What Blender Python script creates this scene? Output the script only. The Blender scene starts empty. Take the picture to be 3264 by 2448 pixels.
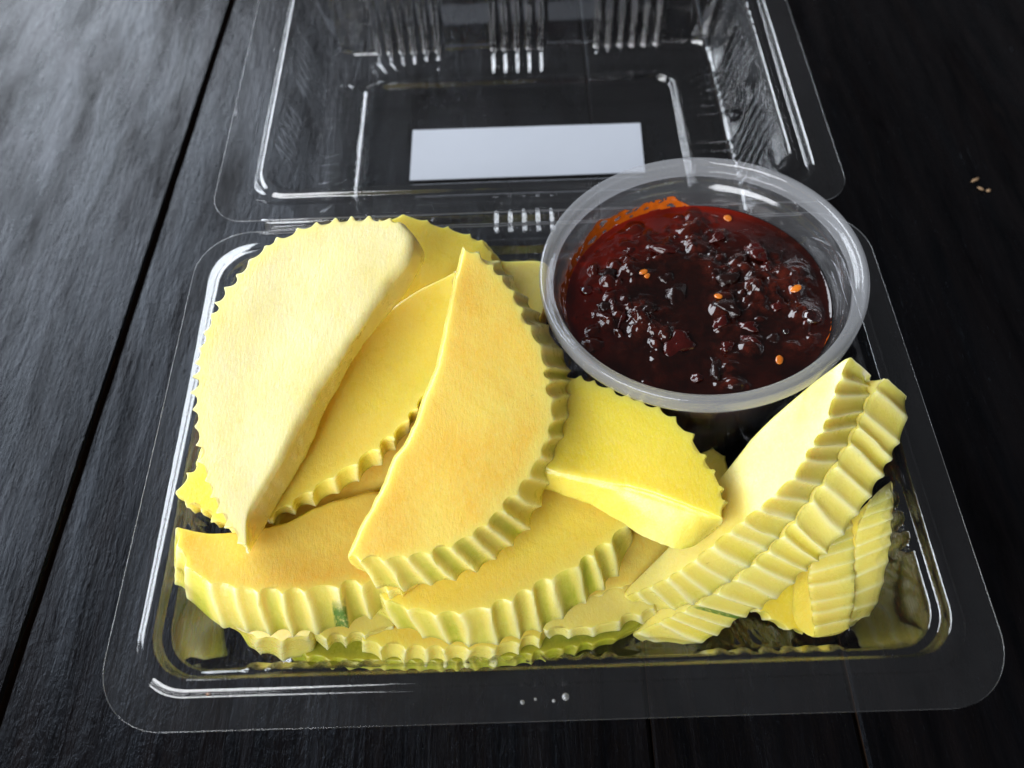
import bpy, bmesh, math, random
from mathutils import Vector, Matrix, noise

C = bpy.context.scene.collection
scene = bpy.context.scene
CM = 0.01                                   # everything below is written in centimetres

# ------------------------------------------------------------------ camera
cam = bpy.data.cameras.new('camera')
cam.sensor_width = 36.0
cam.lens = 28.06
cam.clip_start = 0.005
cam.clip_end = 20.0
cam_o = bpy.data.objects.new('camera', cam)
C.objects.link(cam_o)
cam_o.matrix_world = Matrix(((0.99940387, 0.0337157, 0.00742716, -0.49628345 * CM),
                             (-0.02506688, 0.8565744, -0.51541434, -8.88539018 * CM),
                             (-0.02373947, 0.51492091, 0.85690892, 20.2281202 * CM),
                             (0, 0, 0, 1)))
cam.dof.use_dof = True
cam.dof.focus_distance = 0.185
cam.dof.aperture_fstop = 14.0
scene.camera = cam_o
scene.render.resolution_x = 1024
scene.render.resolution_y = 768

# ------------------------------------------------------------------ surroundings and light
world = bpy.data.worlds.new('World')
scene.world = world
world.use_nodes = True
bg = world.node_tree.nodes['Background']
bg.inputs['Color'].default_value = (0.88, 0.92, 1.0, 1)
bg.inputs['Strength'].default_value = 0.10

def area_light(name, loc, target, sx, sy, power, color):
    l = bpy.data.lights.new(name, 'AREA')
    l.shape = 'RECTANGLE'
    l.size = sx * CM
    l.size_y = sy * CM
    l.energy = power
    l.color = color
    o = bpy.data.objects.new(name, l)
    C.objects.link(o)
    o.location = Vector(loc) * CM
    d = (Vector(target) - Vector(loc)).normalized()
    o.rotation_euler = d.to_track_quat('-Z', 'Y').to_euler()
    return o

# daylight through the open side of the room, to the left and behind the food
area_light('open_side_daylight', (-118, 84, 64), (-2, 2, 2), 150, 84, 43.0, (0.86, 0.92, 1.0))
# the same daylight coming round the front left of the porch, weaker
area_light('front_opening_daylight', (-75, -85, 60), (0, 4, 2), 110, 80, 27.0, (0.95, 0.97, 1.0))

scene.view_settings.view_transform = 'Standard'
scene.view_settings.look = 'None'
scene.view_settings.exposure = 0.0
scene.view_settings.gamma = 1.0
scene.render.engine = 'CYCLES'
scene.cycles.max_bounces = 14
scene.cycles.transparent_max_bounces = 64
scene.cycles.transmission_bounces = 10
scene.cycles.glossy_bounces = 6
scene.cycles.caustics_reflective = False
scene.cycles.caustics_refractive = False

# ------------------------------------------------------------------ helpers
def mk(name, verts, faces, mats, parent=None, smooth=True, loc=(0, 0, 0), sharp=None, fmat=None):
    me = bpy.data.meshes.new(name)
    me.from_pydata([(v[0] * CM, v[1] * CM, v[2] * CM) for v in verts], [], faces)
    me.update()
    for m in (mats if isinstance(mats, (list, tuple)) else [mats]):
        me.materials.append(m)
    if fmat:
        me.polygons.foreach_set('material_index', fmat)
    if smooth:
        me.polygons.foreach_set('use_smooth', [True] * len(me.polygons))
        if sharp:
            me.set_sharp_from_angle(angle=math.radians(sharp))
    o = bpy.data.objects.new(name, me)
    C.objects.link(o)
    o.location = Vector(loc) * CM
    if parent:
        o.parent = parent
    return o

def attr(o, name, vals):
    a = o.data.attributes.new(name, 'FLOAT', 'POINT')
    a.data.foreach_set('value', vals)

def empty(name, loc):
    o = bpy.data.objects.new(name, None)
    o.empty_display_size = 0.01
    C.objects.link(o)
    o.location = Vector(loc) * CM
    return o

def tag(o, label, cat=None, group=None, kind=None):
    if label: o['label'] = label
    if cat: o['category'] = cat
    if group: o['group'] = group
    if kind: o['kind'] = kind
    return o

def new_mat(name):
    m = bpy.data.materials.new(name)
    m.use_nodes = True
    nt = m.node_tree
    nt.nodes.clear()
    out = nt.nodes.new('ShaderNodeOutputMaterial')
    return m, nt, out

def nd(nt, typ, **kw):
    n = nt.nodes.new(typ)
    for k, v in kw.items():
        if k in n.inputs.keys():
            n.inputs[k].default_value = v
        else:
            setattr(n, k, v)
    return n

def link(nt, a, b):
    nt.links.new(a, b)

def mapped(nt, scale):
    tc = nt.nodes.new('ShaderNodeTexCoord')
    mp = nt.nodes.new('ShaderNodeMapping')
    s = scale if isinstance(scale, (tuple, list)) else (scale,) * 3
    mp.inputs['Scale'].default_value = [x * 100 for x in s]      # per centimetre
    link(nt, tc.outputs['Object'], mp.inputs['Vector'])
    return mp.outputs['Vector']

def noise_n(nt, scale, detail=4, rough=0.55, dist=0.0):
    n = nt.nodes.new('ShaderNodeTexNoise')
    n.inputs['Scale'].default_value = 1.0
    n.inputs['Detail'].default_value = detail
    n.inputs['Roughness'].default_value = rough
    n.inputs['Distortion'].default_value = dist
    link(nt, mapped(nt, scale), n.inputs['Vector'])
    return n.outputs['Fac']

def ramp(nt, fac, p0, p1, c0=(0, 0, 0, 1), c1=(1, 1, 1, 1)):
    r = nt.nodes.new('ShaderNodeValToRGB')
    r.color_ramp.elements[0].position = p0
    r.color_ramp.elements[1].position = p1
    r.color_ramp.elements[0].color = c0
    r.color_ramp.elements[1].color = c1
    link(nt, fac, r.inputs['Fac'])
    return r.outputs['Color']

def mix(nt, fac, a, b):
    m = nt.nodes.new('ShaderNodeMix')
    m.data_type = 'RGBA'
    for s, v in ((m.inputs[0], fac), (m.inputs[6], a), (m.inputs[7], b)):
        if hasattr(v, 'is_linked'):
            link(nt, v, s)
        else:
            s.default_value = v
    return m.outputs[2]

def math_n(nt, op, a, b=None, clamp=False):
    m = nt.nodes.new('ShaderNodeMath')
    m.operation = op
    m.use_clamp = clamp
    for s, v in ((m.inputs[0], a), (m.inputs[1], b)):
        if v is None:
            continue
        if hasattr(v, 'is_linked'):
            link(nt, v, s)
        else:
            s.default_value = v
    return m.outputs[0]

def attr_n(nt, name):
    a = nt.nodes.new('ShaderNodeAttribute')
    a.attribute_name = name
    return a.outputs['Fac']

def bump(nt, height, strength, dist_cm, normal=None):
    b = nt.nodes.new('ShaderNodeBump')
    b.inputs['Strength'].default_value = strength
    b.inputs['Distance'].default_value = dist_cm * CM
    link(nt, height, b.inputs['Height'])
    if normal:
        link(nt, normal, b.inputs['Normal'])
    return b.outputs['Normal']

def schlick(nt, f0, normal=None):
    g = nt.nodes.new('ShaderNodeNewGeometry')
    d = nt.nodes.new('ShaderNodeVectorMath')
    d.operation = 'DOT_PRODUCT'
    link(nt, g.outputs['Incoming'], d.inputs[0])
    link(nt, normal if normal else g.outputs['Normal'], d.inputs[1])
    c = math_n(nt, 'ABSOLUTE', d.outputs['Value'])
    p = math_n(nt, 'POWER', math_n(nt, 'SUBTRACT', 1.0, c, True), 5.0)
    return math_n(nt, 'ADD', math_n(nt, 'MULTIPLY', p, 1.0 - f0), f0, True)

# ------------------------------------------------------------------ materials
def flesh_material(name, c1, c2, rim, crest=(0.91, 0.82, 0.38, 1), skin_c=(0.42, 0.48, 0.015, 1), deep_c=(0.10, 0.22, 0.03, 1), bump_s=0.38):
    m, nt, out = new_mat(name)
    p = nt.nodes.new('ShaderNodeBsdfPrincipled')
    big = ramp(nt, noise_n(nt, 0.5, 5, 0.6), 0.33, 0.68)
    col = mix(nt, big, c1, c2)
    fib = ramp(nt, noise_n(nt, (5.0, 2.2, 5.0), 5, 0.65), 0.35, 0.75)
    col = mix(nt, math_n(nt, 'MULTIPLY', fib, 0.35), col, rim)
    grain = ramp(nt, noise_n(nt, 15, 3, 0.65), 0.50, 0.68)
    col = mix(nt, math_n(nt, 'MULTIPLY', grain, 0.18), col, crest)
    col = mix(nt, math_n(nt, 'MULTIPLY', attr_n(nt, 'edge'), 0.75), col, rim)
    col = mix(nt, math_n(nt, 'MULTIPLY', attr_n(nt, 'crest'), 0.8), col, crest)
    tone = ramp(nt, noise_n(nt, 3.0, 4, 0.6), 0.25, 0.7, (0.55,) * 3 + (1,), (1, 1, 1, 1))
    col = mix(nt, math_n(nt, 'MULTIPLY', attr_n(nt, 'skin'), tone), col, skin_c)
    ragged = ramp(nt, noise_n(nt, (9, 9, 3), 4, 0.7), 0.28, 0.48)
    col = mix(nt, math_n(nt, 'MULTIPLY', attr_n(nt, 'deep'), ragged), col, deep_c)
    spots = ramp(nt, noise_n(nt, 5.0, 2, 0.5), 0.74, 0.79)
    col = mix(nt, math_n(nt, 'MULTIPLY', spots, 0.4), col, (0.42, 0.33, 0.04, 1))
    link(nt, col, p.inputs['Base Color'])
    p.inputs['Specular IOR Level'].default_value = 0.4
    p.inputs['Coat Weight'].default_value = 0.3
    p.inputs['Coat Roughness'].default_value = 0.22
    p.inputs['Subsurface Weight'].default_value = 0.6
    p.inputs['Subsurface Radius'].default_value = (1.0, 0.7, 0.2)
    p.inputs['Subsurface Scale'].default_value = 0.0065
    n1 = bump(nt, noise_n(nt, 2.2, 4, 0.6), 0.16, 0.10)
    n2 = bump(nt, noise_n(nt, (17, 6, 17), 4, 0.7), bump_s, 0.025, n1)
    link(nt, n2, p.inputs['Normal'])
    r = ramp(nt, noise_n(nt, 1.4, 6, 0.7), 0.32, 0.66, (0.14,) * 3 + (1,), (0.50,) * 3 + (1,))
    link(nt, r, p.inputs['Roughness'])
    link(nt, p.outputs[0], out.inputs['Surface'])
    return m

FLESH = {
    'pale': flesh_material('pale_flesh', (0.71, 0.64, 0.35, 1), (0.73, 0.63, 0.27, 1), (0.79, 0.66, 0.19, 1), (0.84, 0.77, 0.42, 1), bump_s=0.5),
    'orange': flesh_material('orange_flesh', (0.92, 0.70, 0.14, 1), (0.93, 0.555, 0.07, 1), (0.90, 0.77, 0.20, 1)),
    'yellow': flesh_material('yellow_flesh', (0.90, 0.72, 0.09, 1), (0.92, 0.67, 0.10, 1), (0.90, 0.77, 0.19, 1)),
    'lemon': flesh_material('lemon_flesh', (0.82, 0.67, 0.05, 1), (0.84, 0.64, 0.05, 1), (0.84, 0.71, 0.15, 1)),
    'white': flesh_material('whitish_flesh', (0.85, 0.75, 0.24, 1), (0.86, 0.69, 0.13, 1), (0.86, 0.74, 0.19, 1), (0.90, 0.83, 0.44, 1), skin_c=(0.74, 0.62, 0.015, 1)),
    'green': flesh_material('green_reflection_flesh', (0.30, 0.30, 0.02, 1), (0.16, 0.20, 0.015, 1), (0.45, 0.42, 0.04, 1), (0.5, 0.45, 0.08, 1)),  # green of the tray's reflections, put into a slice's colour
}

def clear_plastic(name, f0=0.05, tint=(0.985, 0.985, 0.985, 1), rough=0.045, haze=0.0):
    m, nt, out = new_mat(name)
    t = nt.nodes.new('ShaderNodeBsdfTransparent')
    t.inputs['Color'].default_value = tint
    d = nt.nodes.new('ShaderNodeBsdfDiffuse')
    d.inputs['Color'].default_value = (0.86, 0.88, 0.92, 1)
    h = nt.nodes.new('ShaderNodeMixShader')
    # handling haze: faint smears and rub marks all over the sheet
    sm = ramp(nt, noise_n(nt, (0.5, 0.8, 0.6), 6, 0.7), 0.3, 0.75, (haze * 0.5,) * 3 + (1,), (haze * 1.7,) * 3 + (1,))
    link(nt, sm, h.inputs[0])
    link(nt, t.outputs[0], h.inputs[1])
    link(nt, d.outputs[0], h.inputs[2])
    g = nt.nodes.new('ShaderNodeBsdfGlossy')
    g.inputs['Roughness'].default_value = rough
    n = bump(nt, noise_n(nt, 0.8, 3, 0.5), 0.09, 0.05)
    link(nt, n, g.inputs['Normal'])
    s = nt.nodes.new('ShaderNodeMixShader')
    link(nt, schlick(nt, f0, n), s.inputs[0])
    link(nt, h.outputs[0] if haze else t.outputs[0], s.inputs[1])
    link(nt, g.outputs[0], s.inputs[2])
    link(nt, s.outputs[0], out.inputs['Surface'])
    return m

def milky_plastic(name, body, f0=0.05, rough=0.12, color=(0.88, 0.90, 0.93, 1)):
    m, nt, out = new_mat(name)
    t = nt.nodes.new('ShaderNodeBsdfTransparent')
    t.inputs['Color'].default_value = (0.97, 0.97, 0.98, 1)
    d = nt.nodes.new('ShaderNodeBsdfDiffuse')
    d.inputs['Color'].default_value = color
    tl = nt.nodes.new('ShaderNodeBsdfTranslucent')
    tl.inputs['Color'].default_value = color
    dm = nt.nodes.new('ShaderNodeMixShader')
    dm.inputs[0].default_value = 0.5
    link(nt, d.outputs[0], dm.inputs[1])
    link(nt, tl.outputs[0], dm.inputs[2])
    b = nt.nodes.new('ShaderNodeMixShader')
    b.inputs[0].default_value = body
    link(nt, t.outputs[0], b.inputs[1])
    link(nt, dm.outputs[0], b.inputs[2])
    g = nt.nodes.new('ShaderNodeBsdfGlossy')
    g.inputs['Roughness'].default_value = rough
    n = bump(nt, noise_n(nt, 3.0, 4, 0.6), 0.15, 0.03)
    link(nt, n, g.inputs['Normal'])
    s = nt.nodes.new('ShaderNodeMixShader')
    link(nt, schlick(nt, f0, n), s.inputs[0])
    link(nt, b.outputs[0], s.inputs[1])
    link(nt, g.outputs[0], s.inputs[2])
    link(nt, s.outputs[0], out.inputs['Surface'])
    return m

PLASTIC = clear_plastic('clear_plastic_sheet', f0=0.055, haze=0.0025)
PLASTIC_EDGE = milky_plastic('plastic_cut_edge', 0.30, 0.08, 0.15)
CUP = milky_plastic('translucent_cup_plastic', 0.03, 0.05, 0.12)
CUP_RIM = milky_plastic('translucent_rim_plastic', 0.21, 0.05, 0.14)

def simple(name, color, rough=0.5, spec=0.5, sss=0.0, bump_scale=None, bump_s=0.3, coat=0.0, vary=0.7):
    m, nt, out = new_mat(name)
    p = nt.nodes.new('ShaderNodeBsdfPrincipled')
    c2 = tuple(min(1, x * vary) for x in color[:3]) + (1,)
    col = mix(nt, ramp(nt, noise_n(nt, bump_scale or 2.0, 4, 0.6), 0.35, 0.7), tuple(color[:3]) + (1,), c2)
    link(nt, col, p.inputs['Base Color'])
    p.inputs['Roughness'].default_value = rough
    p.inputs['Specular IOR Level'].default_value = spec
    p.inputs['Coat Weight'].default_value = coat
    p.inputs['Coat Roughness'].default_value = 0.05
    if sss:
        p.inputs['Subsurface Weight'].default_value = sss
        p.inputs['Subsurface Radius'].default_value = (1, 0.3, 0.1)
        p.inputs['Subsurface Scale'].default_value = 0.001
    if bump_scale:
        link(nt, bump(nt, noise_n(nt, bump_scale, 4, 0.6), bump_s, 0.03), p.inputs['Normal'])
    link(nt, p.outputs[0], out.inputs['Surface'])
    return m

def wood_material():
    m, nt, out = new_mat('dark_lacquered_wood')
    p = nt.nodes.new('ShaderNodeBsdfPrincipled')
    streak = noise_n(nt, (1.6, 0.16, 1.6), 6, 0.65, 0.4)
    col = mix(nt, ramp(nt, streak, 0.35, 0.75), (0.0015, 0.0014, 0.0017, 1), (0.006, 0.0045, 0.0045, 1))
    wear = ramp(nt, noise_n(nt, (0.5, 0.22, 0.5), 6, 0.7), 0.60, 0.78)
    col = mix(nt, math_n(nt, 'MULTIPLY', wear, 0.5), col, (0.013, 0.008, 0.006, 1))
    link(nt, col, p.inputs['Base Color'])
    rg = ramp(nt, noise_n(nt, (0.45, 0.14, 0.45), 6, 0.7), 0.34, 0.66, (0.10,) * 3 + (1,), (0.36,) * 3 + (1,))
    link(nt, rg, p.inputs['Roughness'])
    lac = ramp(nt, noise_n(nt, (0.55, 0.10, 0.55), 6, 0.7, 0.3), 0.34, 0.64, (0.04,) * 3 + (1,), (0.24,) * 3 + (1,))   # lacquer worn thin in streaks
    link(nt, lac, p.inputs['Specular IOR Level'])
    p.inputs['Specular Tint'].default_value = (0.66, 0.80, 1.0, 1)
    n1 = bump(nt, noise_n(nt, (1.1, 0.30, 1.1), 5, 0.6, 0.5), 0.42, 0.12)
    n2 = bump(nt, noise_n(nt, (8.0, 0.7, 8.0), 6, 0.7, 0.3), 0.65, 0.05, n1)
    n3 = bump(nt, noise_n(nt, (5.5, 3.5, 5.5), 4, 0.65, 0.8), 0.42, 0.04, n2)
    scr = ramp(nt, noise_n(nt, (14.0, 0.55, 14.0), 3, 0.6, 0.6), 0.72, 0.76)
    n3 = bump(nt, scr, 0.8, 0.04, n3)
    link(nt, n3, p.inputs['Normal'])
    link(nt, p.outputs[0], out.inputs['Surface'])
    return m

WOOD = wood_material()
RAW_EDGE = simple('worn_raw_wood_edge', (0.035, 0.018, 0.010), 0.8, 0.2, bump_scale=4)
PAPER = simple('white_sticker_paper', (0.54, 0.57, 0.63), 0.5, 0.3, vary=0.985)

# ------------------------------------------------------------------ table (setting)
table = empty('table', (0, 0, 0))
tag(table, None, kind='structure')
seams = [  # x at y=-20 and at y=60, half gap
    (-46.5, -44.0, 0.10), (-29.6, -26.8, 0.10), (-13.85, -10.35, 0.09), (2.22, 2.9, 0.035), (7.1, 7.55, 0.04), (22.5, 23.6, 0.06), (38.0, 40.0, 0.1)]
for i in range(len(seams) - 1):
    a, b = seams[i], seams[i + 1]
    y0, y1, th, bv = -20.0, 60.0, 2.6, 0.07
    rnd = random.Random(i)
    dz = rnd.uniform(-0.01, 0.01)
    n = 60
    rows = []
    for k in range(n + 1):
        f = k / n
        y = y0 + (y1 - y0) * f
        wl = 0.05 * noise.noise((y * 0.35, i * 7.1, 0)) + 0.02 * noise.noise((y * 1.7, i * 3.1, 2))
        wr = 0.05 * noise.noise((y * 0.35, (i + 1) * 7.1 + 50, 0)) + 0.02 * noise.noise((y * 1.7, i * 3.1, 9))
        sc = 0.5 if a[2] < 0.05 else 1.0
        xl = a[0] + (a[1] - a[0]) * f + a[2] + wl * sc * 0.6
        sc = 0.5 if b[2] < 0.05 else 1.0
        xr = b[0] + (b[1] - b[0]) * f - b[2] + wr * sc * 0.6
        rows.append((xl, xr, y))
    V, F, FM = [], [], []
    for xl, xr, y in rows:
        V += [(xl, y, -th), (xl, y, -bv + dz), (xl + bv, y, dz), (xr - bv, y, dz), (xr, y, -bv + dz), (xr, y, -th)]
    for k in range(n):
        o = k * 6
        for j in range(5):
            F.append((o + j, o + j + 1, o + 7 + j, o + 6 + j))
            FM.append(1 if j in (0, 4) else 0)
    F += [(5, 4, 3, 2, 1, 0), tuple(n * 6 + j for j in range(6))]
    FM += [0, 0]
    cx = (rows[0][0] + rows[0][1]) / 2
    mk('plank', [(v[0] - cx, v[1], v[2]) for v in V], [f[::-1] for f in F], [WOOD, RAW_EDGE], table, True, (cx, 0, 0), sharp=30, fmat=FM)
# the dark space under the gaps: the table's batten
mk('batten', [(-46, -20, -2.9), (40, -20, -2.9), (40, 60, -2.9), (-46, 60, -2.9), (-46, -20, -3.4), (40, -20, -3.4), (40, 60, -3.4), (-46, 60, -3.4)],
   [(0, 1, 2, 3), (7, 6, 5, 4), (4, 5, 1, 0), (5, 6, 2, 1), (6, 7, 3, 2), (7, 4, 0, 3)], [WOOD], table, False)

# ------------------------------------------------------------------ clamshell box
NX, NY, NCR = 300, 210, 14

def ring_points(hx, hy, r):
    """closed rounded rectangle, counter-clockwise; returns (x, y, nx, ny, side, coordinate along side)"""
    P = []
    def side(p0, p1, n, nrm, s):
        for k in range(n):
            f = k / n
            x, y = p0[0] + (p1[0] - p0[0]) * f, p0[1] + (p1[1] - p0[1]) * f
            P.append((x, y, nrm[0], nrm[1], s, x if s in 'fb' else y))
    def corner(cx, cy, a0):
        for k in range(NCR):
            a = a0 + math.pi / 2 * k / NCR
            P.append((cx + r * math.cos(a), cy + r * math.sin(a), math.cos(a), math.sin(a), 'c', 0))
    side((-hx + r, -hy), (hx - r, -hy), NX, (0, -1), 'f'); corner(hx - r, -hy + r, -math.pi / 2)
    side((hx, -hy + r), (hx, hy - r), NY, (1, 0), 'r'); corner(hx - r, hy - r, 0)
    side((hx - r, hy), (-hx + r, hy), NX, (0, 1), 'b'); corner(-hx + r, hy - r, math.pi / 2)
    side((-hx, hy - r), (-hx, -hy + r), NY, (-1, 0), 'l'); corner(-hx + r, -hy + r, math.pi)
    return P

def rib_value(groups, side, u):
    best = 0.0
    for c, n, pitch in groups.get(side, ()):
        for k in range(n):
            d = abs(u - (c + (k - (n - 1) / 2) * pitch)) / (pitch * 0.36)
            if d < 1:
                best = max(best, (1 - d * d) ** 1.5)
    return best

def sheet_shell(name, hx, hy, profile, groups, parent, loc):
    """profile rows: (inset e, z, corner radius, rib sideways, rib upward)"""
    V, F = [], []
    n = 2 * (NX + NY) + 4 * NCR
    for e, z, r, aw, af in profile:
        for x, y, nx, ny, s, u in ring_points(hx - e, hy - e, r):
            b = rib_value(groups, s, u) if (aw or af) else 0.0
            w = 0.02 * noise.noise((x * 0.3, y * 0.3, z * 0.4 + hx))
            V.append((x - nx * b * aw, y - ny * b * aw, z + b * af + w))
    m = len(profile)
    for k in range(m - 1):
        for j in range(n):
            a, b = k * n + j, k * n + (j + 1) % n
            F.append((a, b, b + n, a + n))
    last = (m - 1) * n
    V.append((0, 0, profile[-1][1]))
    c = len(V) - 1
    for j in range(n):
        F.append((last + j, last + (j + 1) % n, c))
    o = mk(name, V, F, [PLASTIC, PLASTIC_EDGE], parent, True, loc, sharp=80)
    s = o.modifiers.new('sheet', 'SOLIDIFY')
    s.thickness = 0.03 * CM
    s.offset = 0
    s.use_rim = True
    s.material_offset_rim = 1
    return o

box = empty('clamshell_box', (0, 0, 0.0))
tag(box, 'clear plastic clamshell box with ribbed walls, its lid folded open behind', 'food box')

tray_prof = [(0.0, 3.40, 1.45, 0, 0), (0.015, 3.40, 1.44, 0, 0), (0.04, 3.40, 1.43, 0, 0), (0.3, 3.40, 1.3, 0, 0), (0.62, 3.40, 1.15, 0, 0), (0.66, 3.42, 1.14, 0, 0), (0.69, 3.50, 1.13, 0, 0), (0.715, 3.545, 1.12, 0, 0), (0.76, 3.575, 1.1, 0, 0), (0.82, 3.592, 1.08, 0, 0), (0.88, 3.597, 1.05, 0, 0),
             (0.93, 3.59, 1.02, 0, 0), (0.965, 3.57, 1.01, 0, 0), (0.985, 3.53, 1.0, 0, 0), (1.01, 3.42, 1.0, 0, 0), (1.03, 3.34, 1.0, 0, 0), (1.07, 3.28, 0.98, 0, 0), (1.16, 3.27, 0.95, 0, 0), (1.20, 3.24, 0.95, 0.02, 0), (1.22, 3.18, 0.95, 0.10, 0)]
for k in range(1, 9):
    f = k / 8
    tray_prof.append((1.22 + 0.50 * f, 3.18 - 2.6 * f, 0.95, 0.11, 0))
tray_prof += [(1.78, 0.42, 0.95, 0.08, 0.02), (1.90, 0.30, 0.9, 0.03, 0.05), (2.05, 0.26, 0.85, 0, 0.07), (2.35, 0.25, 0.8, 0, 0.07), (2.7, 0.25, 0.7, 0, 0.04), (2.9, 0.25, 0.7, 0, 0)]
tray_prof += [(3.2, 0.25, 0.6, 0, 0), (3.28, 0.20, 0.6, 0, 0), (3.34, 0.08, 0.6, 0, 0), (3.45, 0.05, 0.55, 0, 0), (4.6, 0.05, 0.4, 0, 0)]
side_g = [(-1.95, 6, 0.45), (1.95, 6, 0.45)]
tray_g = {'f': [(-5.0, 6, 0.47), (-0.2, 7, 0.47), (4.7, 6, 0.47)], 'b': [(-4.3, 6, 0.47), (0, 6, 0.47), (4.3, 6, 0.47)], 'l': side_g, 'r': side_g}
tray = sheet_shell('tray', 9.2, 6.5, tray_prof, tray_g, box, (0, 0, 0))

lid_prof = [(0.0, 3.40, 1.0, 0, 0), (0.015, 3.40, 1.0, 0, 0), (0.04, 3.40, 1.0, 0, 0), (0.3, 3.40, 0.95, 0, 0), (0.70, 3.40, 0.9, 0, 0), (0.75, 3.37, 0.9, 0, 0), (0.80, 3.24, 0.9, 0, 0), (0.86, 3.12, 0.9, 0, 0), (0.93, 3.10, 0.9, 0, 0),
            (1.03, 3.12, 0.9, 0, 0), (1.10, 3.22, 0.9, 0, 0), (1.16, 3.32, 0.9, 0, 0), (1.24, 3.34, 0.9, 0, 0), (1.32, 3.28, 0.9, 0, 0), (1.36, 3.1, 0.9, 0.02, 0)]
for k in range(1, 10):
    f = k / 9
    lid_prof.append((1.36 + 0.36 * f, 3.1 - 2.5 * f, 0.9, 0.135 * min(1, f * 3), 0))
lid_prof += [(1.78, 0.46, 0.9, 0.09, 0.02), (1.88, 0.35, 0.85, 0.05, 0.06), (2.02, 0.31, 0.8, 0.01, 0.10), (2.3, 0.30, 0.75, 0, 0.11), (2.7, 0.30, 0.7, 0, 0.11), (2.95, 0.30, 0.7, 0, 0.08), (3.1, 0.30, 0.7, 0, 0.02), (3.2, 0.30, 0.7, 0, 0),
             (3.28, 0.33, 0.66, 0, 0), (3.33, 0.36, 0.65, 0, 0), (3.38, 0.34, 0.64, 0, 0), (3.41, 0.28, 0.62, 0, 0), (3.45, 0.14, 0.6, 0, 0), (3.50, 0.09, 0.58, 0, 0), (3.62, 0.08, 0.55, 0, 0), (4.6, 0.08, 0.45, 0, 0)]
lid_g = {'b': [(-4.2, 6, 0.46), (0, 5, 0.46), (4.2, 6, 0.46)], 'f': [(-4.2, 6, 0.46), (0, 5, 0.46), (4.2, 6, 0.46)],
         'l': [(-1.85, 6, 0.43), (1.75, 6, 0.43)], 'r': [(-1.85, 6, 0.43), (1.75, 6, 0.43)]}
lid = sheet_shell('lid', 9.1, 6.5, lid_prof, lid_g, box, (0.0, 13.4, 0))

# folded hinge strip between tray and lid
hp = [(6.42, 3.385), (6.50, 3.385), (6.54, 3.30), (6.60, 3.14), (6.66, 3.08), (6.74, 3.08), (6.80, 3.14), (6.86, 3.30), (6.90, 3.37), (6.96, 3.385)]
V, F = [], []
nx = 60
for k in range(nx + 1):
    x = -7.6 + 15.2 * k / nx
    for y, z in hp:
        V.append((x, y, z + 0.015 * noise.noise((x * 0.7, y * 2, 4))))
for k in range(nx):
    for j in range(len(hp) - 1):
        a = k * len(hp) + j
        F.append((a, a + 1, a + 1 + len(hp), a + len(hp)))
hinge = mk('hinge', V, [f[::-1] for f in F], [PLASTIC, PLASTIC_EDGE], box)
s = hinge.modifiers.new('sheet', 'SOLIDIFY'); s.thickness = 0.03 * CM; s.offset = 0; s.material_offset_rim = 1

# blank sticker on the lid's panel
st = [(-4.03, 11.63), (4.17, 11.62), (4.27, 14.1), (-4.02, 14.16)]
n = 12
V, F = [], []
for j in range(n + 1):
    for k in range(n + 1):
        u, v = k / n, j / n
        p = [(1 - v) * ((1 - u) * st[0][q] + u * st[1][q]) + v * ((1 - u) * st[3][q] + u * st[2][q]) for q in (0, 1)]
        V.append((p[0], p[1] - 13.4, 0.125 + 0.008 * noise.noise((p[0] * 0.5, p[1] * 0.5, 1))))
for j in range(n):
    for k in range(n):
        a = j * (n + 1) + k
        F.append((a, a + 1, a + n + 2, a + n + 1))
stk = mk('sticker', V, F, [PAPER], lid, False)
s = stk.modifiers.new('paper', 'SOLIDIFY'); s.thickness = 0.012 * CM
tag(stk, 'blank white rectangular sticker')

# small moulded dots on the front flange
def dome(rad, h, seg=14, rings=4):
    V, F = [], []
    for k in range(rings):
        f = k / rings
        for j in range(seg):
            a = 2 * math.pi * j / seg
            V.append((rad * math.cos(f * math.pi / 2) * math.cos(a), rad * math.cos(f * math.pi / 2) * math.sin(a), h * math.sin(f * math.pi / 2)))
    V.append((0, 0, h))
    for k in range(rings - 1):
        for j in range(seg):
            F.append((k * seg + j, k * seg + (j + 1) % seg, (k + 1) * seg + (j + 1) % seg, (k + 1) * seg + j))
    for j in range(seg):
        F.append(((rings - 1) * seg + j, (rings - 1) * seg + (j + 1) % seg, rings * seg))
    return V, F
for x, y, r in [(-0.62, -6.14, 0.045), (-0.36, -6.09, 0.03), (0.0, -6.13, 0.035), (0.24, -6.06, 0.075)]:
    V, F = dome(r, r * 0.9)
    mk('moulded_dot', V, F, [PLASTIC_EDGE], tray, loc=(x, y, 3.415))

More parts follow.
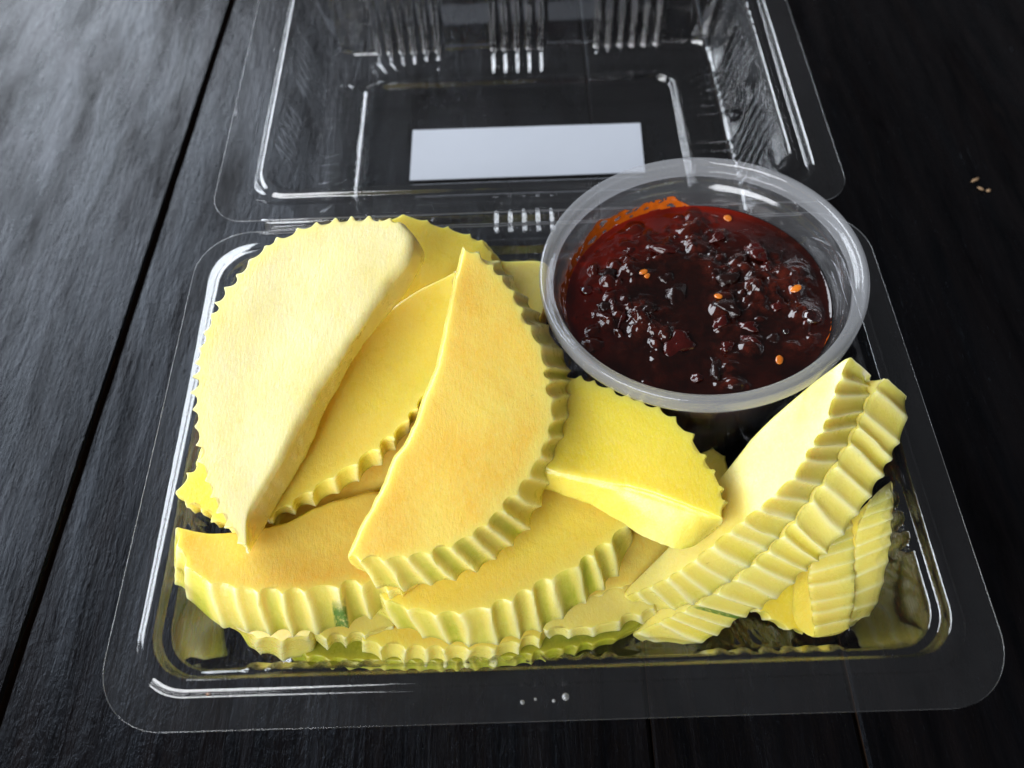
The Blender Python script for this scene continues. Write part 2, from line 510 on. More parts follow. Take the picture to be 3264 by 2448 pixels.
# ------------------------------------------------------------------ mango slices
# each: place of the top face's middle, its two in-plane axes, thickness, outline (top x, y, bottom x, y, c = crinkle cut / s = straight cut)
SLICES = {
    'S1': ([-5.582, 1.2, 5.436], [0.9903, -0.0261, 0.1366], [-0.0, 0.9823, 0.1876], 0.9, [[-0.62, -3.7, -0.64, -3.78, 's'], [-0.08, -2.74, -0.2, -2.99, 's'], [0.4, -1.75, 0.26, -2.11, 's'], [0.71, -1.14, 0.57, -1.26, 's'], [1.2, -0.42, 1.05, -0.34, 's'], [1.75, 0.48, 1.4, 0.27, 's'], [2.29, 1.41, 2.24, 1.26, 's'], [2.69, 1.87, 2.71, 2.01, 's'], [2.81, 2.48, 2.84, 2.55, 's'], [2.47, 2.94, 2.29, 3.46, 'c'], [1.77, 3.13, 1.75, 2.98, 'c'], [0.86, 3.17, 0.87, 3.02, 'c'], [-0.05, 3.01, -0.01, 2.86, 'c'], [-0.82, 2.65, -0.73, 2.53, 'c'], [-1.45, 1.98, -1.33, 1.89, 'c'], [-1.87, 1.3, -1.73, 1.24, 'c'], [-2.12, 0.46, -1.98, 0.43, 'c'], [-2.24, -0.38, -2.09, -0.39, 'c'], [-2.17, -1.27, -2.02, -1.25, 'c'], [-1.98, -2.14, -1.84, -2.1, 'c'], [-1.67, -2.99, -1.54, -2.93, 'c'], [-1.23, -3.83, -1.1, -3.75, 'c'], [-0.63, -4.52, -1.04, -4.43, 's']]),
    'S2': ([-4.193, 0.112, 4.149], [0.9902, -0.009, 0.1393], [0.0, 0.9979, 0.0643], 0.7, [[0.82, 3.01, 0.82, 3.01, 's'], [-0.52, 1.72, -0.52, 1.72, 's'], [-1.3, 0.07, -1.3, 0.07, 's'], [-1.83, -1.27, -1.83, -1.27, 's'], [-2.09, -2.33, -2.09, -2.33, 'c'], [-1.93, -2.33, -2.17, -2.22, 'c'], [-1.37, -2.02, -1.55, -1.99, 'c'], [-0.7, -1.61, -0.8, -1.72, 'c'], [0.12, -1.14, 0.11, -1.18, 'c'], [0.85, -0.59, 0.73, -0.6, 'c'], [1.43, 0.08, 1.27, 0.16, 'c'], [1.91, 0.81, 1.79, 0.94, 'c'], [2.34, 1.89, 2.24, 2.11, 'c'], [2.27, 3.71, 2.27, 3.71, 's']]),
    'S3': ([-1.85, -0.551, 4.796], [0.9941, 0.0203, -0.1066], [0.0, 0.9824, 0.1868], 1.0, [[-0.05, 3.57, -0.05, 3.57, 's'], [-0.27, 2.49, -0.27, 2.49, 's'], [-0.5, 1.35, -0.5, 1.35, 's'], [-0.85, 0.38, -0.85, 0.38, 's'], [-1.09, -0.33, -1.09, -0.33, 's'], [-1.38, -0.75, -1.38, -0.75, 's'], [-1.65, -1.5, -1.65, -1.5, 's'], [-2.06, -2.28, -2.06, -2.28, 's'], [-2.27, -2.82, -2.27, -2.82, 's'], [-2.22, -2.9, -2.12, -3.0, 'c'], [-1.7, -2.96, -1.51, -3.47, 'c'], [-1.05, -2.91, -0.72, -3.39, 'c'], [-0.13, -2.7, 0.28, -3.17, 'c'], [0.58, -2.28, 1.1, -2.65, 'c'], [1.12, -1.76, 1.67, -2.09, 'c'], [1.56, -1.21, 2.09, -1.25, 'c'], [1.96, -0.5, 2.53, -0.41, 'c'], [2.15, 0.18, 2.78, 0.5, 'c'], [2.08, 0.99, 2.8, 1.23, 'c'], [1.96, 1.72, 2.7, 1.88, 'c'], [1.67, 2.39, 2.33, 2.68, 'c'], [1.27, 3.33, 1.82, 3.49, 'c'], [0.7, 4.08, 1.03, 4.61, 'c'], [0.16, 4.43, 0.11, 4.52, 's']]),
    'S4': ([2.038, -0.835, 4.046], [0.9991, 0.001, 0.043], [0.0, 0.9998, -0.0222], 0.85, [[-2.55, 0.87, -2.59, 1.36, 's'], [-2.27, -0.34, -2.31, -0.4, 's'], [-1.51, -0.69, -1.9, -0.68, 's'], [-0.86, -0.88, -0.97, -1.11, 's'], [-0.37, -1.02, -0.38, -1.54, 's'], [0.35, -1.28, 0.12, -1.94, 's'], [1.15, -1.65, 0.97, -2.25, 's'], [1.71, -1.91, 1.8, -1.74, 'c'], [1.82, -1.47, 1.97, -1.16, 'c'], [1.79, -1.0, 1.7, -1.02, 'c'], [1.59, -0.49, 1.5, -0.53, 'c'], [1.35, 0.14, 1.26, 0.1, 'c'], [1.06, 0.58, 0.98, 0.52, 'c'], [0.72, 0.91, 0.66, 0.83, 'c'], [0.37, 1.11, 0.32, 1.02, 'c'], [-0.16, 1.41, -0.21, 1.32, 'c'], [-0.79, 1.78, -0.83, 1.69, 'c'], [-1.38, 2.0, -1.4, 1.9, 'c'], [-2.02, 1.92, -1.95, 1.85, 's']]),
    'S5': ([4.391, -1.841, 3.783], [0.7241, 0.0762, 0.6855], [0.0, 0.9939, -0.1104], 1.15, [[-3.46, -1.51, -3.81, -1.45, 'c'], [-2.53, -1.46, -2.58, -1.71, 'c'], [-1.51, -1.26, -1.34, -1.48, 'c'], [-0.48, -0.92, -0.25, -1.05, 'c'], [0.41, -0.62, 0.65, -0.51, 'c'], [1.17, -0.29, 1.38, 0.02, 'c'], [1.7, 0.14, 2.01, 0.52, 'c'], [2.16, 0.53, 2.53, 1.08, 'c'], [2.57, 1.17, 2.92, 1.57, 'c'], [3.06, 1.79, 2.96, 1.97, 's'], [3.02, 1.9, 3.02, 1.9, 's'], [1.79, 1.6, 1.79, 1.6, 's'], [0.66, 1.2, 0.66, 1.2, 's'], [-0.43, 0.51, -0.43, 0.51, 's'], [-1.74, -0.44, -1.74, -0.44, 's'], [-2.86, -1.01, -2.86, -1.01, 's'], [-3.51, -1.33, -4.41, -1.03, 's']]),
    'S6': ([5.083, -2.143, 2.923], [0.7241, 0.0762, 0.6855], [0.0, 0.9939, -0.1104], 1.15, [[-4.14, -1.73, -4.32, -1.76, 'c'], [-3.28, -1.65, -2.82, -1.97, 'c'], [-2.39, -1.57, -1.84, -1.74, 'c'], [-1.22, -1.32, -0.77, -1.53, 'c'], [-0.13, -0.89, 0.19, -1.09, 'c'], [0.82, -0.37, 0.83, -0.81, 'c'], [1.55, 0.16, 1.74, -0.19, 'c'], [2.17, 0.66, 2.31, 0.29, 'c'], [2.66, 1.19, 2.82, 0.82, 'c'], [3.03, 1.65, 3.25, 1.36, 'c'], [3.47, 1.95, 3.46, 2.0, 's'], [2.88, 2.12, 2.88, 2.12, 's'], [1.47, 1.58, 1.47, 1.58, 's'], [-0.51, 0.32, -0.51, 0.32, 's'], [-2.51, -0.67, -2.51, -0.67, 's'], [-3.86, -1.42, -4.98, -1.24, 's']]),
    'S7': ([6.099, -3.432, 1.8], [-0.0537, 0.9986, 0.0], [-0.36, -0.0194, -0.9327], 0.95, [[-1.22, 0.27, -1.04, 0.11, 'c'], [-0.45, 0.12, -0.4, -0.36, 'c'], [0.15, -0.08, 0.29, -0.67, 'c'], [0.6, -0.7, 0.87, -0.93, 'c'], [0.85, -1.16, 1.32, -1.06, 's'], [0.9, -0.73, 0.85, -0.74, 's'], [0.7, 0.11, 0.66, 0.09, 's'], [0.22, 0.71, 0.19, 0.67, 's'], [-0.65, 0.88, -0.65, 0.83, 's'], [-1.09, 0.58, -1.05, 0.55, 's']]),
    'S8': ([7.136, -2.973, 1.978], [-0.1253, 0.9921, 0.0], [-0.2784, -0.0352, -0.9598], 0.8, [[-1.28, 1.19, -1.13, 1.65, 'c'], [-1.09, 0.61, -0.96, 0.68, 'c'], [-0.36, 0.07, -0.15, -0.31, 'c'], [0.41, -0.51, 0.54, -0.87, 'c'], [0.75, -1.05, 0.98, -1.16, 'c'], [0.93, -1.35, 1.36, -1.31, 's'], [0.84, -0.82, 0.8, -0.83, 's'], [0.69, -0.13, 0.65, -0.15, 's'], [0.02, 0.6, -0.02, 0.56, 's'], [-0.91, 1.38, -0.93, 1.34, 's']]),
    'S9': ([-5.436, -2.852, 3.317], [0.9865, -0.0052, -0.1639], [0.0, 0.9995, -0.0318], 1.0, [[-2.74, 0.51, -2.85, -0.07, 'c'], [-2.58, 0.05, -2.73, -0.46, 'c'], [-2.31, -0.41, -2.4, -0.78, 'c'], [-1.94, -0.68, -1.85, -1.31, 'c'], [-1.43, -0.81, -1.25, -1.5, 'c'], [-0.64, -0.91, -0.47, -1.56, 'c'], [0.03, -0.89, 0.22, -1.56, 'c'], [0.61, -0.82, 0.77, -1.48, 'c'], [1.14, -0.71, 1.31, -1.3, 'c'], [1.69, -0.71, 1.87, -1.03, 'c'], [2.28, -0.91, 2.38, -0.79, 's'], [2.78, -0.33, 2.78, -0.33, 's'], [2.51, 1.35, 2.51, 1.35, 's'], [1.63, 1.59, 1.63, 1.59, 's'], [1.01, 1.43, 1.01, 1.43, 's'], [0.35, 1.19, 0.35, 1.19, 's'], [-0.56, 0.66, -0.56, 0.66, 's'], [-1.82, 0.42, -1.82, 0.42, 's']]),
    'S10': ([-0.83, -2.975, 2.813], [0.9965, 0.005, 0.0831], [0.0, 0.9982, -0.06], 0.95, [[-3.14, -0.5, -3.38, -0.7, 'c'], [-2.62, -0.93, -2.63, -1.15, 'c'], [-2.11, -1.07, -2.09, -1.39, 'c'], [-1.56, -1.21, -1.57, -1.55, 'c'], [-0.95, -1.2, -1.02, -1.66, 'c'], [-0.35, -1.1, -0.43, -1.65, 'c'], [0.17, -0.92, 0.08, -1.54, 'c'], [0.84, -0.6, 0.79, -1.33, 'c'], [1.42, -0.36, 1.4, -0.94, 'c'], [1.93, -0.03, 2.02, -0.57, 'c'], [2.42, 0.31, 2.43, -0.18, 'c'], [2.73, 0.65, 2.79, 0.48, 'c'], [2.66, 1.06, 2.66, 1.06, 's'], [1.91, 1.77, 1.91, 1.77, 's'], [0.62, 2.25, 0.62, 2.25, 's'], [-1.29, 1.54, -1.29, 1.54, 's'], [-2.67, 0.35, -2.67, 0.35, 's']]),
    'S11': ([1.418, -3.181, 1.764], [0.9874, 0.0551, -0.1484], [0.0, 0.9376, 0.3478], 0.35, [[-1.88, -1.0, -1.9, -0.99, 'c'], [-1.46, -0.89, -1.46, -0.91, 'c'], [-0.8, -0.63, -0.79, -0.65, 'c'], [-0.12, -0.36, -0.11, -0.38, 'c'], [0.39, -0.22, 0.39, -0.24, 'c'], [1.02, -0.16, 1.02, -0.18, 'c'], [1.98, 0.45, 1.98, 0.45, 's'], [1.55, 0.9, 1.55, 0.9, 's'], [0.83, 1.25, 0.83, 1.25, 's'], [-0.17, 0.84, -0.17, 0.84, 's'], [-1.33, -0.17, -1.33, -0.17, 's']]),
    'S12': ([-6.167, -4.029, 2.21], [0.9998, -0.014, 0.0154], [0.0, 0.74, 0.6726], 1.0, [[-1.25, 0.35, -1.34, 0.4, 'c'], [-0.87, -0.25, -1.18, -1.15, 'c'], [-0.48, -0.42, -0.75, -1.37, 'c'], [0.19, -0.52, -0.15, -1.61, 'c'], [0.68, -0.42, 0.45, -1.43, 'c'], [1.02, -0.15, 1.02, -0.15, 's'], [0.97, 0.52, 0.97, 0.52, 's'], [-0.25, 0.88, -0.25, 0.88, 's']]),
    'S12b': ([-4.662, -3.954, 1.801], [0.9816, 0.0228, -0.1894], [0.0, 0.9928, 0.1195], 0.8, [[-1.09, 0.07, -1.19, 0.07, 'c'], [-0.65, -0.35, -0.63, -0.47, 'c'], [-0.21, -0.42, -0.16, -0.53, 'c'], [0.3, -0.34, 0.35, -0.46, 'c'], [0.81, -0.32, 0.94, -0.57, 'c'], [1.22, -0.04, 1.22, -0.04, 's'], [0.34, 0.7, 0.34, 0.7, 's'], [-0.72, 0.7, -0.72, 0.7, 's']]),
    'S13': ([-2.336, -4.009, 1.362], [0.9964, 0.0113, -0.0842], [0.0, 0.9911, 0.1333], 0.8, [[-2.11, 0.05, -2.21, 0.08, 'c'], [-2.03, -0.29, -2.04, -0.44, 'c'], [-1.61, -0.46, -1.59, -0.75, 'c'], [-1.02, -0.53, -1.01, -0.84, 'c'], [-0.07, -0.58, -0.02, -0.91, 'c'], [1.0, -0.6, 1.05, -0.93, 'c'], [1.76, -0.44, 1.87, -0.74, 'c'], [2.34, -0.25, 2.5, -0.49, 'c'], [2.79, 0.43, 2.79, 0.43, 's'], [1.48, 1.11, 1.48, 1.11, 's'], [-0.74, 1.04, -0.74, 1.04, 's'], [-1.81, 0.52, -1.81, 0.52, 's']]),
    'S14': ([1.36, -3.742, 1.239], [0.9999, 0.0019, -0.0148], [0.0, 0.9916, 0.1296], 0.6, [[-1.71, -0.42, -1.68, -0.52, 'c'], [-1.12, -0.46, -1.07, -0.61, 'c'], [-0.57, -0.45, -0.46, -0.62, 'c'], [0.09, -0.39, 0.21, -0.56, 'c'], [0.54, -0.21, 0.66, -0.33, 'c'], [1.04, -0.12, 1.2, -0.24, 'c'], [1.52, 0.32, 1.52, 0.32, 's'], [1.12, 0.77, 1.12, 0.77, 's'], [0.01, 0.8, 0.01, 0.8, 's'], [-0.92, 0.17, -0.92, 0.17, 's']]),
    'S15': ([-7.336, -1.23, 3.852], [0.9973, 0.0031, -0.0733], [0.0, 0.9991, 0.042], 0.7, [[-0.57, 0.29, -0.52, 0.28, 'c'], [-0.86, -0.35, -0.81, -0.35, 'c'], [-0.59, -0.62, -0.57, -0.58, 'c'], [-0.23, -0.76, -0.21, -0.71, 'c'], [0.1, -1.03, 0.13, -0.98, 'c'], [0.68, -1.3, 0.68, -1.3, 's'], [1.35, -0.22, 1.35, -0.22, 's'], [0.73, 1.53, 0.73, 1.53, 's'], [-0.13, 1.53, -0.13, 1.53, 's'], [-0.46, 0.93, -0.46, 0.93, 's']]),
    'S2b': ([-2.886, 4.471, 4.145], [0.9982, 0.0163, -0.0584], [-0.0, 0.9632, 0.2686], 0.8, [[1.96, -0.05, 2.06, 0.17, 'c'], [1.71, 0.57, 2.02, 0.56, 'c'], [1.13, 0.91, 1.14, 0.93, 'c'], [0.49, 1.13, 0.49, 1.15, 'c'], [0.01, 1.31, 0.02, 1.33, 'c'], [-0.52, 1.44, -0.52, 1.46, 'c'], [-1.34, 1.17, -1.34, 1.17, 's'], [-2.04, 0.19, -2.04, 0.19, 's'], [-2.22, -1.58, -2.22, -1.58, 's'], [-1.28, -2.33, -1.28, -2.33, 's'], [0.57, -1.87, 0.57, -1.87, 's'], [1.53, -0.88, 1.53, -0.88, 's']]),
    'S16': ([-0.457, 4.265, 3.427], [1.0, -0.0004, 0.0041], [0.0, 0.9957, 0.0923], 1.0, [[-0.92, -0.3, -0.95, -0.31, 's'], [-0.21, -0.89, -0.22, -0.92, 's'], [0.57, -1.07, 0.59, -1.09, 's'], [0.82, -0.08, 0.85, -0.09, 's'], [0.81, 0.72, 0.83, 0.75, 's'], [-0.16, 0.8, -0.16, 0.83, 's'], [-0.91, 0.82, -0.94, 0.83, 's']]),
    'S17': ([5.529, -3.746, 1.11], [0.9986, 0.0222, -0.0474], [-0.0, 0.9053, 0.4249], 0.55, [[-0.69, 0.03, -0.76, -0.05, 'c'], [-0.05, -0.43, -0.11, -0.51, 'c'], [0.53, -0.74, 0.53, -0.74, 's'], [0.81, -0.41, 0.81, -0.41, 's'], [0.52, 0.52, 0.52, 0.52, 's'], [-0.2, 0.71, -0.2, 0.71, 's'], [-0.9, 0.31, -0.9, 0.31, 's']]),
    'S19': ([-2.358, -4.077, 0.75], [1.0, 0.0, 0.0], [0.0, 1.0, 0.0], 0.5, [[-3.75, -0.36, -3.79, -0.45, 'c'], [-2.95, -0.53, -2.97, -0.63, 'c'], [-1.85, -0.61, -1.85, -0.71, 'c'], [0.34, -0.69, 0.35, -0.79, 'c'], [2.32, -0.52, 2.33, -0.62, 'c'], [3.98, -0.27, 3.98, -0.27, 's'], [4.82, 0.25, 4.82, 0.25, 's'], [3.97, 0.84, 3.97, 0.84, 's'], [0.33, 0.96, 0.33, 0.96, 's'], [-3.09, 0.84, -3.09, 0.84, 's'], [-4.13, 0.09, -4.13, 0.09, 's']]),
    'S18': ([4.161, -0.608, 2.325], [0.9966, -0.0181, 0.08], [-0.0, 0.9753, 0.2208], 0.6, [[-0.5, 0.06, -0.5, 0.06, 's'], [-0.22, -0.53, -0.22, -0.53, 's'], [0.4, -0.44, 0.4, -0.44, 's'], [0.37, 0.19, 0.37, 0.19, 'c'], [0.1, 0.38, 0.12, 0.48, 'c'], [-0.13, 0.33, -0.18, 0.42, 's']]),
    'S21': ([-5.413, 0.025, 2.88], [1.0, 0.0001, -0.0046], [0.0, 0.9998, 0.0194], 0.8, [[-1.5, -2.09, -1.5, -2.09, 's'], [-0.54, -1.99, -0.54, -1.99, 's'], [0.28, -1.58, 0.28, -1.58, 's'], [1.56, -1.16, 1.56, -1.16, 's'], [2.25, -0.58, 2.34, -0.63, 'c'], [2.61, 0.66, 2.7, 0.68, 'c'], [1.72, 2.31, 1.78, 2.39, 'c'], [-0.14, 2.95, -0.14, 3.05, 'c'], [-1.74, 2.16, -1.81, 2.23, 'c'], [-2.43, 0.45, -2.43, 0.45, 's'], [-2.07, -1.15, -2.07, -1.15, 's']]),
}
SEEDS = [(-1.19, 1.05, 0.12), (-1.10, 0.90, 0.09), (0.57, 0.01, 0.11), (2.45, -0.04, 0.13), (1.67, -2.03, 0.11), (1.27, 2.70, 0.11)]
BUBBLES = [(-2.70, 0.62, 0.17), (2.68, -0.88, 0.25), (0.37, 1.43, 0.08), (1.99, -1.22, 0.09), (-0.2, 2.2, 0.05), (1.1, 1.9, 0.06)]
CHUNKS = [  # x, y, radii, turn, red
    (-0.60, -1.29, 0.42, 0.34, 0.22, 0.6, 1), (1.93, 0.77, 0.15, 0.24, 0.15, 0.1, 1), (1.18, -1.44, 0.26, 0.11, 0.11, -0.6, 1), (1.96, -0.42, 0.2, 0.15, 0.12, 0, 1), (1.79, 1.42, 0.22, 0.34, 0.17, 0.5, 1),
    (-0.49, 0.26, 0.40, 0.34, 0.22, 1.3, 0), (-2.10, 1.06, 0.30, 0.24, 0.18, 0.2, 0), (-2.28, 0.04, 0.20, 0.24, 0.15, 0.4, 0), (-1.89, -0.41, 0.09, 0.26, 0.09, -0.5, 1), (-1.22, -0.25, 0.22, 0.14, 0.11, 0.2, 0),
    (0.88, 0.59, 0.34, 0.25, 0.2, 0.3, 0), (0.69, -0.34, 0.36, 0.22, 0.2, -0.7, 0), (0.48, -0.78, 0.25, 0.16, 0.13, 0.9, 1), (0.54, -1.51, 0.24, 0.16, 0.14, 0.8, 1), (0.19, -2.07, 0.16, 0.36, 0.15, 0.1, 0), (1.65, -1.35, 0.22, 0.14, 0.1, 0.4, 0),
    (-0.35, 1.74, 0.46, 0.2, 0.15, -0.1, 1), (-0.61, 0.83, 0.22, 0.16, 0.12, 0, 0), (-0.30, -2.34, 0.16, 0.12, 0.1, 0, 1), (1.13, -0.96, 0.28, 0.18, 0.14, -0.3, 1), (0.95, 2.1, 0.3, 0.18, 0.12, 0.6, 1), (-1.4, 1.9, 0.2, 0.12, 0.09, 0.3, 1)]
def catmull(p0, p1, p2, p3, t):
    return [0.5 * (2 * b + (c - a) * t + (2 * a - 5 * b + 4 * c - d) * t * t + (3 * b - a - 3 * c + d) * t ** 3) for a, b, c, d in zip(p0, p1, p2, p3)]

def run_points(pts, step):
    """smooth resampling of an open run of 4-tuples (top x, y, bottom x, y); the last point is left out"""
    out = []
    for i in range(len(pts) - 1):
        p1, p2 = pts[i], pts[i + 1]
        p0 = pts[i - 1] if i > 0 else [2 * a - b for a, b in zip(p1, p2)]
        p3 = pts[i + 2] if i + 2 < len(pts) else [2 * b - a for a, b in zip(p1, p2)]
        n = max(2, int(math.hypot(p2[0] - p1[0], p2[1] - p1[1]) / step))
        for k in range(n):
            out.append(catmull(p0, p1, p2, p3, k / n))
    return out

def mango(key, mat, label, pitch=0.5, amp=0.085, slant=0.0, seed=0, skin=0.6, deep=(), round_s=0.08, wob=0.05, cusp=0.45, green_end=0):
    org, ex, ey, t, outline = SLICES[key]
    rnd = random.Random(seed * 17 + 3)
    # split into runs of one kind of edge, starting at a change of kind
    k = len(outline)
    start = next(i for i in range(k) if outline[i][4] != outline[i - 1][4]) if len({q[4] for q in outline}) > 1 else 0
    pts = outline[start:] + outline[:start]
    runs, i = [], 0
    while i < k:
        j = i
        while j < k and pts[j][4] == pts[i][4]:
            j += 1
        runs.append((pts[i][4], [list(q[:4]) for q in (pts[i:j] + [pts[j % k]])]))
        i = j
    P = []          # top x, y, bottom x, y, kind, phase, flute index, fade
    for kind, rp in runs:
        rs = run_points(rp, 0.04 if kind == 'c' else 0.07)
        if kind == 'c':
            ph, q = 0.0, rnd.random() * 0.5
            L = len(rs)
            cur = pitch * rnd.uniform(0.85, 1.15)
            for n_, p in enumerate(rs):
                if n_:
                    d = math.hypot(p[0] - rs[n_ - 1][0], p[1] - rs[n_ - 1][1])
                    o = math.floor(q)
                    q += d / cur
                    if math.floor(q) != o:
                        cur = pitch * rnd.choice([0.75, 0.88, 0.95, 1.0, 1.05, 1.12, 1.25])
                fade = min(1.0, (n_ + 4) / 9, (L - n_ + 4) / 9)
                P.append((p, 'c', q, fade))
        else:
            for p in rs:
                P.append((p, 's', 0.0, 0.0))
    m = len(P)
    # area centroid of the top outline
    A = cx = cy = 0
    for i in range(m):
        x0, y0 = P[i][0][:2]; x1, y1 = P[(i + 1) % m][0][:2]
        c = x0 * y1 - x1 * y0
        A += c; cx += (x0 + x1) * c; cy += (y0 + y1) * c
    cx /= 3 * A; cy /= 3 * A
    famp = [rnd.uniform(0.45, 1.25) for _ in range(400)]
    fskin = [rnd.random() for _ in range(400)]
    so = seed * 9.7
    def nrm(i):
        a, b = P[i - 1][0], P[(i + 1) % m][0]
        dx, dy = b[0] - a[0], b[1] - a[1]
        l = math.hypot(dx, dy) or 1
        return dy / l, -dx / l
    NR = [nrm(i) for i in range(m)]
    # weight of the straight cut, faded towards the ends of its run
    WS = [1.0 if p[1] == 's' else 0.0 for p in P]
    for _ in range(14):
        WS = [(WS[i - 1] + WS[i] + WS[(i + 1) % m]) / 3 for i in range(m)]
    WS = [max(0.0, 2 * w - 1) if P[i][1] == 's' else 0.0 for i, w in enumerate(WS)]
    V, SK, ED, DP, CR = [], [], [], [], []
    EX, EY = Vector(ex), Vector(ey)
    W2L = Matrix((EX, EY, EX.cross(EY)))
    marks = []
    for wx, wy, wz, f0 in deep:
        l = W2L @ (Vector((wx, wy, wz)) - Vector(org))
        best = min((i for i in range(m) if P[i][1] == 'c'), key=lambda i: math.hypot((P[i][0][0] + P[i][0][2]) / 2 - l.x, (P[i][0][1] + P[i][0][3]) / 2 - l.y))
        marks.append((P[best][2], f0))
    qmax = max(p[2] for p in P)
    def flute(i, f):
        """crest-up profile of the crinkle cut at depth fraction f: 0 in the valley, 1 on the crest"""
        q = P[i][2] + slant * f + 0.16 * noise.noise((P[i][2] * 0.9, f * 1.5, so))
        w = q + 0.07 * math.sin(2 * math.pi * q)
        s_ = abs(math.sin(math.pi * w))
        hc, hs = 1 - s_ ** 0.85, 1 - s_ ** 2
        return hc * cusp + hs * (1 - cusp), int(math.floor(q)) % 400
    def wall_row(f, grow=0.0, dz=0.0):
        for i in range(m):
            (tx, ty, bx, by), kind, q, fade = P[i]
            x, y = tx + (bx - tx) * f, ty + (by - ty) * f
            z = -t * f + dz + wob * noise.noise((x * 0.55 + so, y * 0.55, 1.3)) * (1 - f)
            if kind == 's':
                z -= WS[i] * round_s * (1 - f) ** 4
            nx_, ny_ = NR[i]
            sk = dp = cr = 0.0
            if kind == 'c':
                h, fi = flute(i, f)
                off = amp * famp[fi] * fade * (h - 0.55) * 1.7
                v = 1 - h
                ph = (q + slant * f) % 1.0
                sk = skin * max(0.0, min(1.0, (0.36 - abs(ph - 0.42)) * 5)) * (0.3 + 0.7 * fskin[fi]) * (0.6 + 0.4 * f)
                cr = max(0.0, min(1.0, 1 - v * 1.5))
                if green_end and q > qmax - green_end:
                    sk = min(1.0, sk * 1.6 + 0.12)
                    dp = max(0.0, (q - (qmax - green_end * 0.5)) / green_end) * 0.5
                for qc, f0 in marks:
                    if qc - 0.12 < q < qc + 0.34 and f > f0:
                        dp = 0.95 * min(1.0, (f - f0) * 6)
                ed = 0.8
            else:
                off = 0.028 * noise.noise((x * 2.1 + so, y * 2.1, z * 2.0)) + 0.018 * noise.noise((x * 7 + so, y * 7, z * 5))
                ed = 0.55
            off += grow + 0.012 * math.sin(math.pi * f) + 0.012 * noise.noise((x * 3, y * 3, z * 3 + so))
            V.append((x + nx_ * off, y + ny_ * off, z))
            SK.append(sk); DP.append(dp); ED.append(ed); CR.append(cr)
    rows = 0
    # the middle line of the slice, towards which the faces are filled in
    sxx = syy = sxy = 0.0
    for p in P:
        dx, dy = p[0][0] - cx, p[0][1] - cy
        sxx += dx * dx; syy += dy * dy; sxy += dx * dy
    th_ = 0.5 * math.atan2(2 * sxy, sxx - syy)
    ax_, ay_ = math.cos(th_), math.sin(th_)
    pr = [(p[0][0] - cx) * ax_ + (p[0][1] - cy) * ay_ for p in P]
    lo, hi = min(pr), max(pr)
    # middle of the outline at stations along that axis
    NS = 24
    mid = []
    for k_ in range(NS + 1):
        u = lo + (hi - lo) * (0.14 + 0.72 * k_ / NS)
        vs = []
        for i in range(m):
            a, b = pr[i], pr[(i + 1) % m]
            if (a - u) * (b - u) <= 0 and a != b:
                f_ = (u - a) / (b - a)
                x0, y0 = P[i][0][:2]; x1, y1 = P[(i + 1) % m][0][:2]
                vs.append(-(x0 + (x1 - x0) * f_ - cx) * ay_ + (y0 + (y1 - y0) * f_ - cy) * ax_)
        mid.append((u, (min(vs) + max(vs)) / 2 if vs else 0.0))
    for _ in range(3):
        mid = [mid[0]] + [(mid[i][0], (mid[i - 1][1] + mid[i][1] + mid[i + 1][1]) / 3) for i in range(1, NS)] + [mid[-1]]
    def spine(i):
        u = max(mid[0][0], min(mid[-1][0], pr[i]))
        g = (u - mid[0][0]) / (mid[-1][0] - mid[0][0]) * NS
        k_ = min(NS - 1, int(g))
        v = mid[k_][1] + (mid[k_ + 1][1] - mid[k_][1]) * (g - k_)
        return cx + u * ax_ - v * ay_, cy + u * ay_ + v * ax_
    SP = [spine(i) for i in range(m)]
    # underside, centre first
    for s_ in (0.0, 0.8):
        for i in range(m):
            bx, by = P[i][0][2:]
            sx_, sy_ = SP[i]
            V.append((sx_ + (bx - sx_) * s_, sy_ + (by - sy_) * s_, -t + 0.02 * noise.noise((bx, by, so))))
            SK.append(0); DP.append(0); ED.append(0.3); CR.append(0)
        rows += 1
    wall_row(1.0, -0.06, 0.0); rows += 1
    for f in (0.95, 0.85, 0.7, 0.55, 0.4, 0.26, 0.14):
        wall_row(f); rows += 1
    wall_row(0.05, 0.0, 0.0); rows += 1
    wall_row(0.0, -0.022, -0.006); rows += 1
    edge_row = len(V) - m
    # top face: from the crinkled edge in to the centre
    for s_ in (0.985, 0.96, 0.92, 0.87, 0.8, 0.72, 0.64, 0.56, 0.48, 0.4, 0.3, 0.2, 0.1, 0.0):
        for i in range(m):
            ex_, ey_, ez_ = V[edge_row + i]
            tx, ty = P[i][0][:2]
            b = max(0.0, (s_ - 0.90) / 0.1)
            px_, py_ = ex_ * b + tx * (1 - b), ey_ * b + ty * (1 - b)
            sx_, sy_ = SP[i]
            x, y = sx_ + (px_ - sx_) * s_, sy_ + (py_ - sy_) * s_
            z = wob * noise.noise((x * 0.55 + so, y * 0.55, 1.3))
            if P[i][1] == 's':
                z -= WS[i] * round_s * max(0.0, (s_ - 0.86) / 0.14) ** 2.5
            V.append((x, y, z))
            CR.append(0.0); SK.append(0.0); DP.append(0.0); ED.append(max(0.0, (s_ - 0.72) / 0.28) * (0.9 if P[i][1] == 'c' else 0.35))
        rows += 1
    F = []
    for r in range(rows - 1):
        for i in range(m):
            a, b = r * m + i, r * m + (i + 1) % m
            F.append((a, b, b + m, a + m))
    o = mk('mango_slice', V, F, [FLESH[mat]], None, True, sharp=62)
    attr(o, 'skin', SK); attr(o, 'edge', ED); attr(o, 'deep', DP); attr(o, 'crest', CR)
    ex, ey = Vector(ex), Vector(ey)
    ez = ex.cross(ey)
